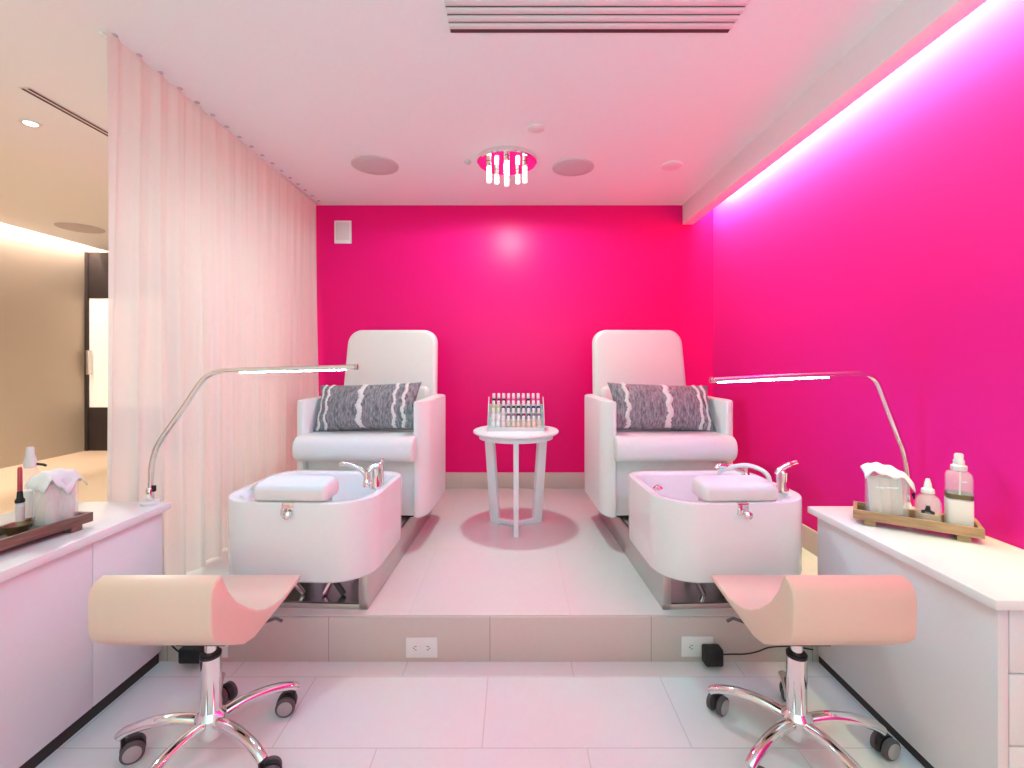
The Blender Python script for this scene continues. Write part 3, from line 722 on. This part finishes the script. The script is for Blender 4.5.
def jar(loc, rz, w, d, h, label, side):
    root = thing('tissue_jar', label, 'jar', loc, rz)
    m = MB()
    def lp(i, z): return rrect(-w/2+i, w/2-i, -d/2+i, d/2-i, 0.022, n=6, z=z)
    m.loft([lp(0.006, 0), lp(0.001, 0.003), lp(0, 0.010), lp(0, h*0.80), lp(0.004, h*0.84), lp(0.006, h*0.84), lp(0.004, h*0.78), lp(0.004, 0.010), lp(0.008, 0.006)]); m.build('glass', GLASS, root, angle=60)
    m = MB(); rnd = random.Random(3+side)
    for k in range(9):
        m.tube([(-w*0.3+w*0.075*k, rnd.uniform(-0.5, 0.5)*d*0.5, 0.012), (-w*0.3+w*0.075*k+rnd.uniform(-0.008, 0.008), rnd.uniform(-0.5, 0.5)*d*0.4, h*0.78)], 0.014, 10)
    m.build('cotton_rolls', COTTON, root)
    # crumpled tissue standing out of the top and folding over one edge
    t = bmesh.new(); n = 22; rows = []
    for j in range(n+1):
        v = j/n; row = []
        for i in range(n+1):
            u = i/n*2-1; vv = v*2-1
            z = h*0.90+0.09*h*(1-u*u)*(1-0.4*vv*vv)+0.005*math.sin(9*u+4*vv)*math.cos(6*vv)+(0.012*(0.3-u) if side > 0 else 0)
            x = u*w*0.50; y = vv*d*0.47
            ov = max(0, abs(u)-0.80)/0.2; z -= ov*h*(0.10 if side > 0 else 0.16)
            ov2 = max(0, -vv-0.7)/0.3; z -= ov2*h*((0.10+0.03*math.cos(5*u)) if side > 0 else 0.34*max(0, 1-abs(u-0.1)*1.3)+0.06); y -= ov2*0.010
            x += 0.010*ov*(1 if u > 0 else -1)
            row.append(t.verts.new((x, y, z)))
        rows.append(row)
    for j in range(n):
        for i in range(n): t.faces.new((rows[j][i], rows[j][i+1], rows[j+1][i+1], rows[j+1][i]))
    m = MB(); m.merge(t); o = m.build('tissue', TISSUE, root, angle=70)
    so = o.modifiers.new('thick', 'SOLIDIFY'); so.thickness = 0.003
    return root

# right tray
RT = (1.305, 1.528, 0.578); ra = R(-36)
tray(RT, ra, 0.318, 0.122, WOODL, 'light wooden tray on feet on the right worktop')
def on_tray(T, a, tx, ty): return (T[0]+tx*math.cos(a)-ty*math.sin(a), T[1]+tx*math.sin(a)+ty*math.cos(a), T[2]+0.0245)
jar(on_tray(RT, ra, -0.068, 0.0), ra+R(8), 0.112, 0.082, 0.170, 'glass jar stuffed with cotton and white tissue on the light wooden tray', 1)
m = MB(); m.box(-0.016, 0.016, -0.006, 0.006, 0, 0.012, 0.004); o = m.build('polish_buffer', GREENP, loc=on_tray(RT, ra, -0.122, -0.036)); tag(o, 'small green buffer block at the left corner of the light tray', 'buffer')
# dropper bottle
root = thing('oil_bottle', 'small clear bottle of amber oil with pointed white cap on light tray', 'bottle', on_tray(RT, ra, 0.036, -0.006), ra)
m = MB(); m.lathe([(0.030, 0), (0.0345, 0.003), (0.0330, 0.070), (0.027, 0.086), (0.016, 0.096), (0.012, 0.100), (0.009, 0.098), (0.013, 0.093), (0.024, 0.083), (0.030, 0.069), (0.0315, 0.006), (0, 0.005)], seg=32); b_ = m.build('bottle', GLASS, root, angle=50)
m = MB(); m.lathe([(0, 0.0065), (0.031, 0.0065), (0.031, 0.036), (0, 0.036)], seg=32); m.build('oil', AMBER, b_)
m = MB(); m.lathe([(0.016, 0.099), (0.0175, 0.101), (0.0165, 0.112), (0.011, 0.116), (0.009, 0.130), (0.005, 0.145), (0, 0.146)], seg=24); m.build('cap', WPLAST, root)
# printed dark emblem on the bottle front
m = MB()
def plate_on_cyl(mb, r, pts, a_mid, z0):
    out = []
    for rr in (r, r+0.0012):
        out.append([(rr*math.sin(a_mid+x/r), -rr*math.cos(a_mid+x/r), z0+z) for x, z in pts])
    mb.loft(out)
plate_on_cyl(m, 0.0350, [(-0.016, 0), (0.016, 0), (0.016, 0.009), (0.007, 0.012), (0.005, 0.026), (-0.004, 0.026), (-0.007, 0.012), (-0.016, 0.009)], -0.09, 0.040)
m.build('emblem', BLACK, b_)
# tall pump bottle
root = thing('spray_bottle', 'tall clear spray bottle with white label at right end of light tray', 'bottle', on_tray(RT, ra, 0.110, 0.002), ra)
def lpb(i, z): return rrect(-0.031+i, 0.031-i, -0.031+i, 0.031-i, 0.014, n=6, z=z)
m = MB(); m.loft([lpb(0.003, 0), lpb(0, 0.004), lpb(0, 0.165), lpb(0.004, 0.174), lpb(0.016, 0.180)]); b_ = m.build('bottle', GLASS, root, angle=50)
m = MB(); m.loft([lpb(-0.001, 0.006), lpb(-0.001, 0.092)], cap0=False, cap1=False); m.build('label', LABELW, b_)
m = MB(); m.loft([lpb(-0.0012, 0.096), lpb(-0.0012, 0.110)], cap0=False, cap1=False); m.build('gold_band', BRONZE, b_)
m = MB(); m.lathe([(0.017, 0.1805), (0.020, 0.182), (0.020, 0.196), (0.014, 0.200), (0.014, 0.212), (0.0115, 0.216), (0.0115, 0.230), (0.009, 0.234), (0, 0.234)], seg=24); m.build('spray_cap', FROST, root)
m = MB(); m.tube([(0, 0, 0.012), (0.004, 0, 0.18)], 0.0022, 8); m.build('dip_tube', WPLAST, root)

# left tray (long side along the worktop edge)
LT = (-1.447, 1.350, 0.595); la = math.atan2(0.988, 0.155)
tray(LT, la, 0.318, 0.140, WOODD, 'dark wooden tray on feet on the left worktop')
jar(on_tray(LT, la, 0.096, -0.010), la+R(-4), 0.098, 0.070, 0.172, 'glass jar stuffed with cotton and white tissue on the dark wooden tray', -1)
root = thing('serum_bottle', 'small white bottle with black collar and thin red cap on dark tray', 'bottle', on_tray(LT, la, 0.040, 0.043), la)
m = MB(); m.lathe([(0.0085, 0), (0.0105, 0.002), (0.0105, 0.078), (0.007, 0.083)], seg=24); b_ = m.build('bottle', FROST, root, angle=50)
m = MB(); m.lathe([(0.0107, 0.018), (0.0108, 0.072)], seg=24); m.build('label', LABELW, b_)
m = MB(); m.lathe([(0.0108, 0.0835), (0.0112, 0.085), (0.0112, 0.092), (0.0075, 0.098), (0.0065, 0.116), (0.005, 0.118)], seg=24); m.build('collar', BLACK, root)
m = MB(); m.lathe([(0.0058, 0.1185), (0.0060, 0.12), (0.0055, 0.186), (0.003, 0.190), (0, 0.1905)], seg=20); m.build('cap', REDP, root)
root = thing('spray_bottle', 'tall frosted spray bottle on left worktop behind the dark tray', 'bottle', (-1.548, 1.488, 0.5955), la)
m = MB(); m.lathe([(0.018, 0), (0.021, 0.003), (0.021, 0.178), (0.017, 0.188), (0.010, 0.192)], seg=28); b_ = m.build('bottle', GLASS, root, angle=50)
m = MB(); m.lathe([(0.0213, 0.02), (0.0214, 0.12)], seg=28); m.build('label', LABELW, b_)
m = MB(); m.lathe([(0.0135, 0.1925), (0.0165, 0.194), (0.0165, 0.208), (0.014, 0.218), (0.0105, 0.232), (0.0095, 0.254), (0.0075, 0.257), (0, 0.2575)], seg=24); sp_ = m.build('spray_cap', FROST, root)
m = MB(); m.tube([(0.008, -0.010, 0.202), (0.016, -0.030, 0.198), (0.018, -0.036, 0.194)], 0.004, 10); m.build('nozzle', BLACK, sp_)
root = thing('trinket_dish', 'small dark bronze dish at the near end of the dark tray', 'dish', on_tray(LT, la, 0.000, -0.006), la)
m = MB(); m.lathe([(0.014, 0), (0.016, 0.002), (0.024, 0.014), (0.030, 0.034), (0.0285, 0.035), (0.022, 0.015), (0.013, 0.006), (0, 0.005)], seg=32); m.build('dish', BRONZE, root)

# ------------------------------------------------------------------ lights
def area(name, loc, rot, sx, sy, e, col, spread=180):
    l = bpy.data.lights.new(name, 'AREA'); l.shape = 'RECTANGLE'; l.size = sx; l.size_y = sy; l.energy = e; l.color = col; l.spread = R(spread)
    o = link(bpy.data.objects.new(name, l)); o.location = loc; o.rotation_euler = rot; return o
def point(name, loc, e, col, r=0.05):
    l = bpy.data.lights.new(name, 'POINT'); l.energy = e; l.color = col; l.shadow_soft_size = r
    o = link(bpy.data.objects.new(name, l)); o.location = loc; return o
def spot(name, loc, e, col, ang, r=0.06, blend=0.6, rot=(0, 0, 0)):
    l = bpy.data.lights.new(name, 'SPOT'); l.energy = e; l.color = col; l.spot_size = R(ang); l.spot_blend = blend; l.shadow_soft_size = r
    o = link(bpy.data.objects.new(name, l)); o.location = loc; o.rotation_euler = rot; return o
# cove wash on the right wall
area('cove_light', (1.372, 1.2, 2.335), (0, R(-46), 0), 0.02, 4.5, 108, (0.70, 0.93, 0.44), 135)
# unseen fills added behind the camera: one brightens the ceiling, one the tops
area('added_uplight', (0, -1.5, 1.3), (R(158), 0, 0), 1.4, 0.5, 66, (0.12, 0.90, 0.95))
area('added_top_fill', (0, -0.3, ZC-0.01), (0, 0, 0), 1.8, 1.4, 5, (0.6, 1.0, 1.0))
# crystal light
spot('crystal_bulb', (X(507, 2.69), 2.69, ZC-0.035), 84, (0.56, 1.0, 0.94), 178, 0.08, 0.2)
# corridor
area('corridor_cove', (-5.28, 3.4, 2.74), (0, R(25), 0), 0.04, 5.0, 105, (1, 0.86, 0.78))
for y in (2.3, 4.0):
    spot('corridor_spot', (-3.0 if y > 3 else -2.37, y, 2.27), 84, (0.85, 1.0, 0.95), 150, 0.06)  # near one is the fitted downlight; far one is added, without a fixture

w = bpy.data.worlds.new('World'); S.world = w; w.use_nodes = True
bg = w.node_tree.nodes['Background']; bg.inputs[0].default_value = (1.0, 0.80, 0.53, 1); bg.inputs[1].default_value = 0.93

# ------------------------------------------------------------------ camera
cam = bpy.data.cameras.new('Camera'); co = link(bpy.data.objects.new('Camera', cam))
co.location = (0, 0, H); co.rotation_euler = (R(90), 0, 0)
cam.sensor_width = 36; cam.lens = 36*F/1024; cam.shift_x = -3/1024; cam.shift_y = -24/1024; cam.clip_start = 0.02
S.camera = co
S.view_settings.view_transform = 'Standard'; S.view_settings.look = 'None'; S.view_settings.gamma = 1
S.view_settings.use_curve_mapping = False; S.view_settings.exposure = 0.0
S.cycles.max_bounces = 12; S.cycles.diffuse_bounces = 6; S.cycles.transparent_max_bounces = 16
S.cycles.use_denoising = True
